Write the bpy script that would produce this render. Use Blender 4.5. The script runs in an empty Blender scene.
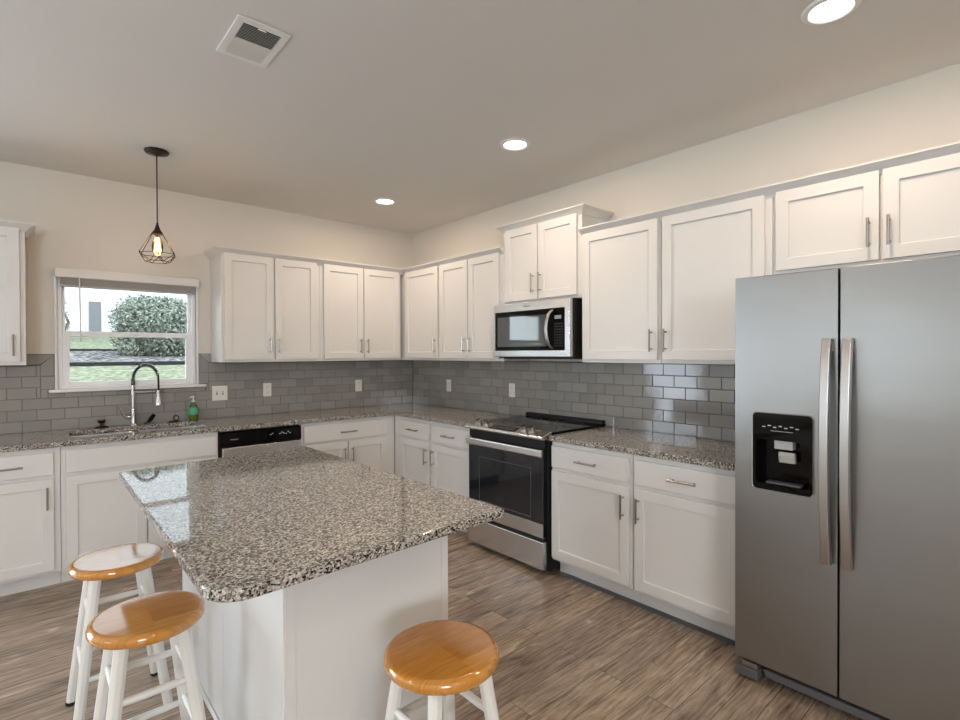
import bpy, bmesh, math, random
from mathutils import Vector, Matrix
random.seed(7)
PI = math.pi
S = bpy.context.scene
C = S.collection

# ------------------------------------------------------------------ camera
CAMLOC = (-3.1509, -4.6862, 1.4283)
ya, pi_, ro = math.radians(-41.3053), math.radians(-0.5172), math.radians(-0.2127)
fw = Vector((math.sin(-ya)*math.cos(pi_), math.cos(ya)*math.cos(pi_), math.sin(pi_)))
rt = Vector((math.cos(ya), math.sin(ya), 0)); up = rt.cross(fw)
r2 = rt*math.cos(ro)+up*math.sin(ro); u2 = -rt*math.sin(ro)+up*math.cos(ro)
cd = bpy.data.cameras.new('camera'); cam = bpy.data.objects.new('camera', cd); C.objects.link(cam)
M4 = Matrix((r2, u2, -fw)).transposed().to_4x4(); M4.translation = CAMLOC
cam.matrix_world = M4
cd.sensor_width = 36; cd.lens = 516.04/960*36
cd.shift_x = 0.478/960; cd.shift_y = -2.088/960
cd.clip_start = .05
S.camera = cam

# ------------------------------------------------------------------ light & exposure
S.view_settings.view_transform = 'Standard'; S.view_settings.look = 'None'
S.view_settings.gamma = 1; S.view_settings.use_curve_mapping = False
S.view_settings.exposure = -0.06
w = bpy.data.worlds.new('world'); S.world = w; w.use_nodes = True
bg = w.node_tree.nodes['Background']; bg.inputs[0].default_value = (.86, .93, 1, 1); bg.inputs[1].default_value = 7.0
CEIL_W = 9.0; REAR_W = 14.0       # each recessed lamp, watts
PEND_W = 3.5
def area(name, loc, rot, sx, sy, power, col=(1, 1, 1), portal=False):
    d = bpy.data.lights.new(name, 'AREA'); d.shape = 'RECTANGLE'; d.size = sx; d.size_y = sy
    d.energy = power; d.color = col
    if portal: d.cycles.is_portal = True
    o = bpy.data.objects.new(name, d); C.objects.link(o); o.location = loc; o.rotation_euler = rot
    return o
# daylight that enters by the window openings of this room (the left wall's doors, the rear wall's windows, the sink window)
area('daylight_garden_door', (-5.7, -.02, 1.08), (-PI/2, 0, 0), 1.9, 2.0, 105, (.76, .87, 1))
area('daylight_rear_window', (-5.2, -8.48, 1.85), (PI/2, 0, 0), 1.6, .9, 110, (.87, .94, 1))
area('daylight_sink_window', (-2.55, .10, 1.6), (-PI/2, 0, 0), .8, .7, 0, (.85, .93, 1), portal=True)

# ------------------------------------------------------------------ materials
def nt(name):
    m = bpy.data.materials.new(name); m.use_nodes = True
    t = m.node_tree; return m, t, t.nodes['Principled BSDF']
def N(t, typ, **k):
    n = t.nodes.new(typ)
    for a, b in k.items():
        if a in n.inputs.keys() if hasattr(n, 'inputs') else False: n.inputs[a].default_value = b
        else: setattr(n, a, b)
    return n
def plain(name, col, rough=.5, metal=0, spec=.5, coat=0, bump=0, bscale=200):
    m, t, b = nt(name)
    b.inputs['Base Color'].default_value = (*col, 1); b.inputs['Roughness'].default_value = rough
    b.inputs['Metallic'].default_value = metal; b.inputs['Specular IOR Level'].default_value = spec
    b.inputs['Coat Weight'].default_value = coat; b.inputs['Coat Roughness'].default_value = .06
    tc = N(t, 'ShaderNodeTexCoord'); no = N(t, 'ShaderNodeTexNoise'); no.inputs['Scale'].default_value = bscale
    t.links.new(tc.outputs['Object'], no.inputs['Vector'])
    bp = N(t, 'ShaderNodeBump'); bp.inputs['Strength'].default_value = bump; bp.inputs['Distance'].default_value = .002
    t.links.new(no.outputs['Fac'], bp.inputs['Height'])
    if bump: t.links.new(bp.outputs['Normal'], b.inputs['Normal'])
    rr = N(t, 'ShaderNodeMapRange'); rr.inputs['To Min'].default_value = rough*.92; rr.inputs['To Max'].default_value = min(1, rough*1.08)
    t.links.new(no.outputs['Fac'], rr.inputs['Value']); t.links.new(rr.outputs['Result'], b.inputs['Roughness'])
    return m
def emis(name, col, s):
    m, t, b = nt(name); b.inputs['Base Color'].default_value = (*col, 1)
    b.inputs['Emission Color'].default_value = (*col, 1); b.inputs['Emission Strength'].default_value = s
    return m
def ramp(t, stops, interp='LINEAR'):
    r = N(t, 'ShaderNodeValToRGB'); cr = r.color_ramp; cr.interpolation = interp
    while len(cr.elements) < len(stops): cr.elements.new(.5)
    for e, (p, c) in zip(cr.elements, stops): e.position = p; e.color = (*c, 1)
    return r
def mapping(t, scale=(1, 1, 1), rot=(0, 0, 0), loc=(0, 0, 0), coord='Object'):
    tc = N(t, 'ShaderNodeTexCoord'); mp = N(t, 'ShaderNodeMapping')
    mp.inputs['Scale'].default_value = scale; mp.inputs['Rotation'].default_value = rot; mp.inputs['Location'].default_value = loc
    t.links.new(tc.outputs[coord], mp.inputs['Vector']); return mp

M = {}
M['wall'] = plain('wall_paint', (.72, .68, .62), .75, bump=.05, bscale=300)
M['ceiling'] = plain('ceiling_paint', (.72, .70, .675), .9, bump=.12, bscale=160)
M['cab'] = plain('cabinet_paint', (.72, .71, .70), .40, bump=.02, bscale=60)
M['trimwhite'] = plain('trim_paint', (.82, .82, .82), .4)
M['vinyl'] = plain('window_vinyl', (.90, .92, .95), .35)
M['nickel'] = plain('brushed_nickel', (.36, .335, .31), .3, 1)
M['springsteel'] = plain('spring_steel', (.22, .215, .21), .25, 1)
M['chrome'] = plain('satin_chrome', (.62, .62, .62), .2, 1)
M['blackgloss'] = plain('black_gloss', (.003, .003, .0035), .06, 0, .16)
M['blackplastic'] = plain('black_plastic', (.007, .007, .0075), .4, spec=.3)
M['darkgrey'] = plain('dark_grey_plastic', (.10, .10, .11), .45)
M['plate'] = plain('outlet_plastic', (.78, .77, .74), .35)
M['slot'] = plain('slot_dark', (.05, .05, .05), .6)
M['bronze'] = plain('dark_bronze', (.045, .030, .022), .35, .8)
M['lampwhite'] = plain('lamp_trim_white', (.8, .8, .79), .4)
M['sinksteel'] = plain('sink_steel', (.62, .63, .65), .28, 1)
M['stoolwhite'] = plain('stool_paint', (.74, .73, .70), .42, bump=.06, bscale=40)
M['grout'] = plain('grout', (.13, .125, .12), .9)
M['glow'] = emis('lamp_lens_glow', (1, .95, .87), 9)
M['filament'] = emis('filament_glow', (1, .62, .25), 30)
M['keymark'] = plain('key_marking', (.22, .23, .24), .5)
M['ovenglass'] = plain('oven_glass', (.014, .017, .022), .06, 0, .7)
M['whitemark'] = plain('white_marking', (.6, .6, .6), .5)

def stainless(name, col, rough, vert=False, wav=.25):
    m, t, b = nt(name)
    b.inputs['Metallic'].default_value = 1
    sc = (160, 160, 2) if vert else (3, 3, 260)
    mp = mapping(t, sc); no = N(t, 'ShaderNodeTexNoise'); no.inputs['Scale'].default_value = 1; no.inputs['Detail'].default_value = 3
    t.links.new(mp.outputs[0], no.inputs['Vector'])
    r = ramp(t, [(.3, tuple(c*.985 for c in col)), (.7, tuple(min(1, c*1.012) for c in col))])
    t.links.new(no.outputs['Fac'], r.inputs[0]); t.links.new(r.outputs[0], b.inputs['Base Color'])
    rr = N(t, 'ShaderNodeMapRange'); rr.inputs['To Min'].default_value = rough*.99; rr.inputs['To Max'].default_value = rough*1.01
    t.links.new(no.outputs['Fac'], rr.inputs['Value']); t.links.new(rr.outputs['Result'], b.inputs['Roughness'])
    b.inputs['Anisotropic'].default_value = .3
    mp2 = mapping(t, (1.2, 1.2, 3.2)); n2 = N(t, 'ShaderNodeTexNoise'); n2.inputs['Scale'].default_value = 1.4
    t.links.new(mp2.outputs[0], n2.inputs['Vector'])
    bp = N(t, 'ShaderNodeBump'); bp.inputs['Strength'].default_value = wav; bp.inputs['Distance'].default_value = .01
    t.links.new(n2.outputs['Fac'], bp.inputs['Height']); t.links.new(bp.outputs[0], b.inputs['Normal'])
    return m
M['steel'] = stainless('stainless_steel', (.325, .325, .325), .33)
M['steelbright'] = stainless('bright_stainless', (.66, .665, .675), .27, wav=.04)
M['steelhandle'] = stainless('handle_stainless', (.48, .47, .465), .36, wav=0)

def granite():
    m, t, b = nt('speckled_granite')
    mp = mapping(t)
    v = N(t, 'ShaderNodeTexVoronoi'); v.inputs['Scale'].default_value = 205
    nz = N(t, 'ShaderNodeTexNoise'); nz.inputs['Scale'].default_value = 60; nz.inputs['Detail'].default_value = 4
    mixv = N(t, 'ShaderNodeMixRGB'); mixv.inputs[0].default_value = .012
    t.links.new(mp.outputs[0], nz.inputs['Vector'])
    t.links.new(mp.outputs[0], mixv.inputs[1]); t.links.new(nz.outputs['Color'], mixv.inputs[2])
    t.links.new(mixv.outputs[0], v.inputs['Vector'])
    r = ramp(t, [(0, (.014, .013, .012)), (.18, (.075, .065, .058)), (.28, (.21, .19, .172)), (.42, (.34, .315, .288)), (.62, (.44, .41, .376)), (.82, (.58, .55, .51))], 'CONSTANT')
    sep = N(t, 'ShaderNodeSeparateColor'); t.links.new(v.outputs['Color'], sep.inputs[0]); t.links.new(sep.outputs[0], r.inputs[0])
    n2 = N(t, 'ShaderNodeTexNoise'); n2.inputs['Scale'].default_value = 130; n2.inputs['Detail'].default_value = 2
    t.links.new(mp.outputs[0], n2.inputs['Vector'])
    r2_ = ramp(t, [(.36, (.25, .23, .22)), (.46, (1, 1, 1))])
    t.links.new(n2.outputs['Fac'], r2_.inputs[0])
    mu = N(t, 'ShaderNodeMixRGB', blend_type='MULTIPLY'); mu.inputs[0].default_value = .75
    t.links.new(r.outputs[0], mu.inputs[1]); t.links.new(r2_.outputs[0], mu.inputs[2])
    t.links.new(mu.outputs[0], b.inputs['Base Color'])
    b.inputs['Roughness'].default_value = .035; b.inputs['Specular IOR Level'].default_value = .62
    return m
M['granite'] = granite()

def tile_mat():
    m, t, b = nt('glazed_tile')
    g = N(t, 'ShaderNodeNewGeometry')
    r = ramp(t, [(0, (.26, .25, .24)), (.5, (.295, .285, .272)), (1, (.33, .32, .305))])
    t.links.new(g.outputs['Random Per Island'], r.inputs[0]); t.links.new(r.outputs[0], b.inputs['Base Color'])
    b.inputs['Roughness'].default_value = .09; b.inputs['Specular IOR Level'].default_value = .6
    mp = mapping(t); no = N(t, 'ShaderNodeTexNoise'); no.inputs['Scale'].default_value = 14
    t.links.new(mp.outputs[0], no.inputs['Vector'])
    bp = N(t, 'ShaderNodeBump'); bp.inputs['Strength'].default_value = .12; bp.inputs['Distance'].default_value = .004
    t.links.new(no.outputs['Fac'], bp.inputs['Height']); t.links.new(bp.outputs[0], b.inputs['Normal'])
    return m
M['tile'] = tile_mat()

def floor_mat():
    m, t, b = nt('plank_floor')
    mp = mapping(t)
    br = N(t, 'ShaderNodeTexBrick'); br.offset = .37; br.offset_frequency = 2
    br.inputs['Color1'].default_value = (0, 0, 0, 1); br.inputs['Color2'].default_value = (1, 1, 1, 1); br.inputs['Mortar'].default_value = (.5, .5, .5, 1)
    br.inputs['Scale'].default_value = 1; br.inputs['Mortar Size'].default_value = .0013; br.inputs['Mortar Smooth'].default_value = .3
    br.inputs['Brick Width'].default_value = 1.22; br.inputs['Row Height'].default_value = .118; br.inputs['Bias'].default_value = 0
    t.links.new(mp.outputs[0], br.inputs['Vector'])
    sp = N(t, 'ShaderNodeSeparateColor'); t.links.new(br.outputs['Color'], sp.inputs[0])
    # per-plank shift of the grain
    cmb = N(t, 'ShaderNodeCombineXYZ'); mul = N(t, 'ShaderNodeMath', operation='MULTIPLY'); mul.inputs[1].default_value = 37
    t.links.new(sp.outputs[0], mul.inputs[0]); t.links.new(mul.outputs[0], cmb.inputs[0]); t.links.new(mul.outputs[0], cmb.inputs[2])
    ad = N(t, 'ShaderNodeVectorMath', operation='ADD'); t.links.new(mp.outputs[0], ad.inputs[0]); t.links.new(cmb.outputs[0], ad.inputs[1])
    m1 = N(t, 'ShaderNodeMapping'); m1.inputs['Scale'].default_value = (2.2, 10, 1); t.links.new(ad.outputs[0], m1.inputs[0])
    n1 = N(t, 'ShaderNodeTexNoise'); n1.inputs['Scale'].default_value = 1.6; n1.inputs['Detail'].default_value = 8; n1.inputs['Roughness'].default_value = .62; n1.inputs['Distortion'].default_value = .9
    t.links.new(m1.outputs[0], n1.inputs['Vector'])
    m2 = N(t, 'ShaderNodeMapping'); m2.inputs['Scale'].default_value = (9, 120, 1); t.links.new(ad.outputs[0], m2.inputs[0])
    n2 = N(t, 'ShaderNodeTexNoise'); n2.inputs['Scale'].default_value = 1.2; n2.inputs['Detail'].default_value = 4
    t.links.new(m2.outputs[0], n2.inputs['Vector'])
    r1 = ramp(t, [(.25, (.085, .063, .050)), (.37, (.21, .163, .127)), (.52, (.315, .250, .197)), (.72, (.44, .36, .29))])
    mw_ = N(t, 'ShaderNodeMapping'); mw_.inputs['Scale'].default_value = (.55, 3.6, 1); t.links.new(ad.outputs[0], mw_.inputs[0])
    wv = N(t, 'ShaderNodeTexWave'); wv.wave_type = 'BANDS'; wv.bands_direction = 'Y'; wv.inputs['Scale'].default_value = 3.2
    wv.inputs['Distortion'].default_value = 11; wv.inputs['Detail'].default_value = 3.5; wv.inputs['Detail Scale'].default_value = 1.3
    t.links.new(mw_.outputs[0], wv.inputs['Vector'])
    mxw = N(t, 'ShaderNodeMath', operation='MULTIPLY_ADD'); mxw.inputs[1].default_value = .13; t.links.new(wv.outputs['Fac'], mxw.inputs[0])
    sbw = N(t, 'ShaderNodeMath', operation='SUBTRACT'); sbw.inputs[1].default_value = .05; t.links.new(n1.outputs['Fac'], sbw.inputs[0]); t.links.new(sbw.outputs[0], mxw.inputs[2])
    t.links.new(mxw.outputs[0], r1.inputs[0])
    r2_ = ramp(t, [(.32, (.70, .69, .68)), (.50, (1.0, 1.0, 1.0)), (.75, (1.14, 1.14, 1.13))])
    t.links.new(n2.outputs['Fac'], r2_.inputs[0])
    mu = N(t, 'ShaderNodeMixRGB', blend_type='MULTIPLY'); mu.inputs[0].default_value = .9
    t.links.new(r1.outputs[0], mu.inputs[1]); t.links.new(r2_.outputs[0], mu.inputs[2])
    pl = ramp(t, [(0, (.82, .80, .79)), (.35, (.97, .95, .93)), (.7, (1.08, 1.05, 1.02)), (1, (1.20, 1.14, 1.06))])
    t.links.new(sp.outputs[0], pl.inputs[0])
    mu2 = N(t, 'ShaderNodeMixRGB', blend_type='MULTIPLY'); mu2.inputs[0].default_value = .95
    t.links.new(mu.outputs[0], mu2.inputs[1]); t.links.new(pl.outputs[0], mu2.inputs[2])
    dk = N(t, 'ShaderNodeMixRGB'); dk.inputs[2].default_value = (.03, .022, .018, 1)
    t.links.new(br.outputs['Fac'], dk.inputs[0]); t.links.new(mu2.outputs[0], dk.inputs[1])
    t.links.new(dk.outputs[0], b.inputs['Base Color'])
    rr = N(t, 'ShaderNodeMapRange'); rr.inputs['To Min'].default_value = .17; rr.inputs['To Max'].default_value = .33
    t.links.new(n1.outputs['Fac'], rr.inputs['Value']); t.links.new(rr.outputs[0], b.inputs['Roughness'])
    bp = N(t, 'ShaderNodeBump'); bp.inputs['Strength'].default_value = .25; bp.inputs['Distance'].default_value = .0015
    sb = N(t, 'ShaderNodeMath', operation='SUBTRACT'); t.links.new(n2.outputs['Fac'], sb.inputs[0]); t.links.new(br.outputs['Fac'], sb.inputs[1])
    t.links.new(sb.outputs[0], bp.inputs['Height']); t.links.new(bp.outputs[0], b.inputs['Normal'])
    return m
M['floor'] = floor_mat()

def oak(name, patch):
    m, t, b = nt(name)
    mp = mapping(t, (1, 1, 1))
    br = N(t, 'ShaderNodeTexBrick'); br.offset = .0
    br.inputs['Color1'].default_value = (0, 0, 0, 1); br.inputs['Color2'].default_value = (1, 1, 1, 1); br.inputs['Mortar'].default_value = (.5, .5, .5, 1)
    br.inputs['Scale'].default_value = 1; br.inputs['Mortar Size'].default_value = 0; br.inputs['Brick Width'].default_value = 2
    br.inputs['Row Height'].default_value = .085
    t.links.new(mp.outputs[0], br.inputs['Vector'])
    sp = N(t, 'ShaderNodeSeparateColor'); t.links.new(br.outputs['Color'], sp.inputs[0])
    pr = ramp(t, [(0, (.45, .175, .018)), (.5, (.52, .215, .028)), (1, (.60, .28, .06))]); t.links.new(sp.outputs[0], pr.inputs[0])
    m1 = N(t, 'ShaderNodeMapping'); m1.inputs['Scale'].default_value = (6, 70, 6); t.links.new(mp.outputs[0], m1.inputs[0])
    n1 = N(t, 'ShaderNodeTexNoise'); n1.inputs['Scale'].default_value = 1.5; n1.inputs['Detail'].default_value = 5; n1.inputs['Distortion'].default_value = 1.2
    t.links.new(m1.outputs[0], n1.inputs['Vector'])
    r = ramp(t, [(.3, (.72, .66, .6)), (.55, (1, 1, 1)), (.8, (1.12, 1.1, 1.05))]); t.links.new(n1.outputs['Fac'], r.inputs[0])
    mu = N(t, 'ShaderNodeMixRGB', blend_type='MULTIPLY'); mu.inputs[0].default_value = .8
    t.links.new(pr.outputs[0], mu.inputs[1]); t.links.new(r.outputs[0], mu.inputs[2]); t.links.new(mu.outputs[0], b.inputs['Base Color'])
    b.inputs['Roughness'].default_value = .12; b.inputs['Coat Weight'].default_value = .7; b.inputs['Coat Roughness'].default_value = .05
    return m
M['oak'] = oak('honey_oak', 1)

def glass(name, tint, refl=.12):
    m = bpy.data.materials.new(name); m.use_nodes = True; t = m.node_tree; t.nodes.clear()
    o = N(t, 'ShaderNodeOutputMaterial'); mx = N(t, 'ShaderNodeMixShader'); tr = N(t, 'ShaderNodeBsdfTransparent'); gl = N(t, 'ShaderNodeBsdfGlossy')
    tr.inputs[0].default_value = (*tint, 1); gl.inputs['Roughness'].default_value = .02
    lw = N(t, 'ShaderNodeFresnel'); lw.inputs['IOR'].default_value = 1.3
    t.links.new(lw.outputs[0], mx.inputs[0]); t.links.new(tr.outputs[0], mx.inputs[1]); t.links.new(gl.outputs[0], mx.inputs[2]); t.links.new(mx.outputs[0], o.inputs[0])
    return m
M['pane'] = glass('window_glass', (.97, 1, .99))
M['bulbglass'] = glass('amber_bulb_glass', (1, .82, .55))
M['soapglass'] = glass('clear_bottle_plastic', (.75, .85, .75))
M['soap'] = plain('green_soap', (.25, .30, .03), .2)
M['soaplabel'] = plain('green_label', (.08, .42, .22), .4)
def scatter_mat(name, stops, scale, detail=4, rough=.9):
    m, t, b = nt(name); mp = mapping(t); n = N(t, 'ShaderNodeTexNoise'); n.inputs['Scale'].default_value = scale; n.inputs['Detail'].default_value = detail
    t.links.new(mp.outputs[0], n.inputs['Vector']); r = ramp(t, [(p, tuple(x*.42 for x in c)) for p, c in stops]); t.links.new(n.outputs['Fac'], r.inputs[0]); t.links.new(r.outputs[0], b.inputs['Base Color'])
    b.inputs['Roughness'].default_value = rough; b.inputs['Specular IOR Level'].default_value = .05; return m
M['grass'] = scatter_mat('lawn_grass', [(.36, (.15, .18, .115)), (.5, (.27, .30, .205)), (.62, (.44, .45, .33))], 16, 10)
M['gravel'] = scatter_mat('gravel', [(.42, (.06, .055, .06)), (.5, (.21, .20, .205)), (.58, (.44, .43, .43))], 15, 5)
M['leaf'] = scatter_mat('leaves', [(.3, (.16, .20, .16)), (.5, (.34, .385, .32)), (.72, (.68, .71, .64))], 14, 3)
M['bark'] = plain('bark', (.12, .09, .07), .9)
M['housewall'] = plain('white_siding', (.42, .425, .44), .7, spec=.1)
M['houseglass'] = plain('far_window', (.11, .115, .12), .6, spec=.1)
M['edging'] = plain('edging_stone', (.018, .018, .02), .9, spec=.1)
M['blind'] = plain('blind_slats', (.42, .41, .41), .5)
M['blindrail'] = plain('blind_rail', (.74, .73, .72), .4)

# ------------------------------------------------------------------ mesh helpers
class MB:
    def __init__(s): s.bm = bmesh.new()
    def face(s, pts):
        return s.bm.faces.new([s.bm.verts.new(p) for p in pts])
    def poly(s, V_, F_):
        vs = [s.bm.verts.new(v) for v in V_]
        for f in F_:
            try: s.bm.faces.new([vs[i] for i in f])
            except ValueError: pass
        return s
    def box(s, x0, x1, y0, y1, z0, z1):
        x0, x1 = sorted((x0, x1)); y0, y1 = sorted((y0, y1)); z0, z1 = sorted((z0, z1))
        return s.poly([(x0, y0, z0), (x1, y0, z0), (x1, y1, z0), (x0, y1, z0), (x0, y0, z1), (x1, y0, z1), (x1, y1, z1), (x0, y1, z1)],
                      [(0, 3, 2, 1), (4, 5, 6, 7), (0, 1, 5, 4), (1, 2, 6, 5), (2, 3, 7, 6), (3, 0, 4, 7)])
    def prism(s, poly2, a, b, axis='z'):
        n = len(poly2)
        def P(p, h): return (p[0], p[1], h) if axis == 'z' else ((h, p[0], p[1]) if axis == 'x' else (p[0], h, p[1]))
        V_ = [P(p, a) for p in poly2]+[P(p, b) for p in poly2]
        return s.poly(V_, [tuple(reversed(range(n))), tuple(range(n, 2*n))]+[(i, (i+1) % n, n+(i+1) % n, n+i) for i in range(n)])
    def tube(s, pts, r, n=10, cap=True, closed=False, phase=0):
        pts = [Vector(p) for p in pts]; rs = r if isinstance(r, (list, tuple)) else [r]*len(pts)
        rings = []; prev = None; m = len(pts)
        for i, p in enumerate(pts):
            if closed: d = pts[(i+1) % m]-pts[i-1]
            else: d = (pts[min(i+1, m-1)]-pts[max(i-1, 0)])
            d.normalize()
            if prev is None:
                a = Vector((0, 0, 1)) if abs(d.z) < .9 else Vector((1, 0, 0)); u = d.cross(a).normalized()
            else: u = (prev-d*prev.dot(d)).normalized()
            prev = u; v = d.cross(u)
            rings.append([s.bm.verts.new(p+(u*math.cos(phase+2*PI*k/n)+v*math.sin(phase+2*PI*k/n))*rs[i]) for k in range(n)])
        for i in range(m if closed else m-1):
            A, B = rings[i], rings[(i+1) % m]
            for k in range(n): s.bm.faces.new((A[k], A[(k+1) % n], B[(k+1) % n], B[k]))
        if cap and not closed:
            s.bm.faces.new(list(reversed(rings[0]))); s.bm.faces.new(rings[-1])
        return s
    def lathe(s, prof, c=(0, 0, 0), n=40, axis='z'):
        rings = []
        for (r, h) in prof:
            if r < 1e-6: rings.append([s.bm.verts.new(s._ax(c, 0, 0, h, axis))])
            else: rings.append([s.bm.verts.new(s._ax(c, r*math.cos(2*PI*k/n), r*math.sin(2*PI*k/n), h, axis)) for k in range(n)])
        for A, B in zip(rings, rings[1:]):
            for k in range(n):
                k2 = (k+1) % n
                if len(A) == 1 and len(B) == 1: continue
                if len(A) == 1: s.bm.faces.new((A[0], B[k2], B[k]))
                elif len(B) == 1: s.bm.faces.new((A[k], A[k2], B[0]))
                else: s.bm.faces.new((A[k], A[k2], B[k2], B[k]))
        return s
    def _ax(s, c, a, b, h, axis):
        if axis == 'z': return (c[0]+a, c[1]+b, c[2]+h)
        if axis == 'y': return (c[0]+a, c[1]+h, c[2]+b)
        return (c[0]+h, c[1]+a, c[2]+b)
    def build(s, name, mat, parent=None, bevel=0, seg=2, smooth=True, angle=35):
        bmesh.ops.recalc_face_normals(s.bm, faces=s.bm.faces)
        me = bpy.data.meshes.new(name); s.bm.to_mesh(me); s.bm.free()
        me.materials.append(M[mat] if isinstance(mat, str) else mat)
        o = bpy.data.objects.new(name, me); C.objects.link(o)
        if parent: o.parent = parent
        if smooth:
            me.polygons.foreach_set('use_smooth', [True]*len(me.polygons))
            try: me.set_sharp_from_angle(angle=math.radians(angle))
            except Exception: pass
        if bevel:
            b = o.modifiers.new('bevel', 'BEVEL'); b.width = bevel; b.segments = seg; b.limit_method = 'ANGLE'; b.angle_limit = math.radians(40); b.harden_normals = False
        if smooth:
            wn = o.modifiers.new('weighted_normal', 'WEIGHTED_NORMAL'); wn.keep_sharp = True; wn.weight = 80
        return o
def thing(name, label, cat, loc=(0, 0, 0), rz=0, group=None):
    o = bpy.data.objects.new(name, None); C.objects.link(o); o.empty_display_size = .1
    o.location = loc; o.rotation_euler = (0, 0, rz); return tag(o, label, cat, group)
def tag(o, label, cat, group=None):
    o['label'] = label; o['category'] = cat
    if group: o['group'] = group
    return o
def struct(o): o['kind'] = 'structure'; return o
def dup(root, loc, rz=None, label=None):
    r = root.copy(); C.objects.link(r); r.location = loc
    if rz is not None: r.rotation_euler = (0, 0, rz)
    if label: r['label'] = label
    for ch in list(root.children):
        c = ch.copy(); C.objects.link(c); c.parent = r
        for g in ch.children:
            d = g.copy(); C.objects.link(d); d.parent = c
    return r
def text(name, s, size, mat, parent, loc, rot, ext=.0004, sx=1):
    cu = bpy.data.curves.new(name, 'FONT'); cu.body = s; cu.size = size; cu.extrude = ext; cu.align_x = 'CENTER'; cu.align_y = 'CENTER'
    tmp = bpy.data.objects.new(name+'_tmp', cu); C.objects.link(tmp)
    dg = bpy.context.evaluated_depsgraph_get(); me = bpy.data.meshes.new_from_object(tmp.evaluated_get(dg))
    bpy.data.objects.remove(tmp); me.name = name; me.materials.clear(); me.materials.append(M[mat])
    o = bpy.data.objects.new(name, me); C.objects.link(o); o.parent = parent; o.location = loc; o.rotation_euler = rot; o.scale = (sx, 1, 1)
    return o

# ------------------------------------------------------------------ room shell
H = 2.72; XL = -7.0; YR = -8.5; T = .14
WX0, WX1, WZ0, WZ1 = -2.985, -2.11, 1.185, 1.985           # sink window opening
struct(MB().box(XL-T, T, YR-T, T, -.12, 0).build('floor', 'floor', smooth=False))
struct(MB().box(XL-T, T, YR-T, T, H, H+.12).build('ceiling', 'ceiling', smooth=False))
struct(MB().box(0, T, YR-T, T, 0, H).build('wall_right', 'wall', smooth=False))
def wall_with_holes(name, fixed, a0, a1, holes, axis):
    # grid of boxes around the openings, one mesh
    us = sorted({a0, a1, *[h[0] for h in holes], *[h[1] for h in holes]}); zs = sorted({0, H, *[h[2] for h in holes], *[h[3] for h in holes]})
    m = MB()
    for u0, u1 in zip(us, us[1:]):
        for z0, z1 in zip(zs, zs[1:]):
            cu, cz = (u0+u1)/2, (z0+z1)/2
            if holes and any(h[0] < cu < h[1] and h[2] < cz < h[3] for h in holes): continue
            if axis == 'x': m.box(u0, u1, fixed[0], fixed[1], z0, z1)
            else: m.box(fixed[0], fixed[1], u0, u1, z0, z1)
    bmesh.ops.remove_doubles(m.bm, verts=m.bm.verts, dist=1e-5)
    # drop the doubled inner faces
    seen = {}
    for f in list(m.bm.faces):
        k = tuple(sorted(v.index for v in f.verts)) if False else tuple(round(c, 4) for c in f.calc_center_median())
        if k in seen: m.bm.faces.remove(f); m.bm.faces.remove(seen.pop(k))
        else: seen[k] = f
    return struct(m.build(name, 'wall', smooth=False))
wall_with_holes('wall_back', (0, T), XL-T, 0, [(WX0, WX1, WZ0, WZ1), (-6.75, -4.65, 0, 2.15)], 'x')
wall_with_holes('wall_left', (XL-T, XL), YR, 0, [(-3.7, -2.5, 1.0, 1.95)], 'y')
wall_with_holes('wall_rear', (YR-T, YR), XL-T, 0, [(-6.1, -4.3, 1.35, 2.35)], 'x')
struct(MB().box(-4.64, -4.05, -.014, -.001, 0, .10).build('baseboard_back', 'trimwhite', bevel=.003))
struct(MB().box(XL, 0, YR+.001, YR+.014, 0, .10).build('baseboard_rear', 'trimwhite', bevel=.003))
m = MB().box(XL+.001, XL+.014, YR+.02, -.02, 0, .10)
struct(m.build('baseboard_left', 'trimwhite', bevel=.003))
struct(MB().box(-.014, -.001, YR+.02, -4.7, 0, .10).build('baseboard_right', 'trimwhite', bevel=.003))

# sink window
win = bpy.data.objects.new('window_1', None); C.objects.link(win); struct(win); win['label'] = 'white single hung window above the sink'
m = MB()
for a in [(WX0, WX0+.026, .012, .10, WZ0, WZ1), (WX1-.026, WX1, .012, .10, WZ0, WZ1), (WX0+.026, WX1-.026, .012, .10, WZ1-.04, WZ1), (WX0+.026, WX1-.026, .012, .10, WZ0, WZ0+.018)]: m.box(*a)
m.build('window_frame', 'vinyl', win, bevel=.003)
gx0, gx1 = WX0+.026, WX1-.026; zm = 1.58
def sash(nm, y0, y1, z0, z1, sw, bw, tw):
    m = MB(); m.box(gx0, gx0+sw, y0, y1, z0, z1); m.box(gx1-sw, gx1, y0, y1, z0, z1); m.box(gx0+sw, gx1-sw, y0, y1, z0, z0+bw); m.box(gx0+sw, gx1-sw, y0, y1, z1-tw, z1)
    s_ = m.build('sash', 'vinyl', win, bevel=.003)
    MB().box(gx0+sw, gx1-sw, (y0+y1)/2-.002, (y0+y1)/2+.002, z0+bw, z1-tw).build('pane', 'pane', s_)
    return s_
sash('upper', .062, .088, zm-.01, WZ1-.04, .02, .03, .02)
ls = sash('lower', .026, .056, WZ0+.018, zm+.015, .042, .030, .035)
MB().box(-2.60, -2.50, .016, .026, zm+.0, zm+.018).build('sash_lock', 'vinyl', ls, bevel=.002)
# drywall return edge strips and the sill board
m = MB(); m.box(WX0-.016, WX0, -.012, .012, WZ0, WZ1); m.box(WX1, WX1+.016, -.012, .012, WZ0, WZ1)
struct(m.build('trim_1', 'trimwhite', bevel=.002))
MB().box(-3.035, -2.045, -.045, .012, 1.163, WZ0).build('window_sill', 'trimwhite', win, bevel=.006, seg=3)
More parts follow.
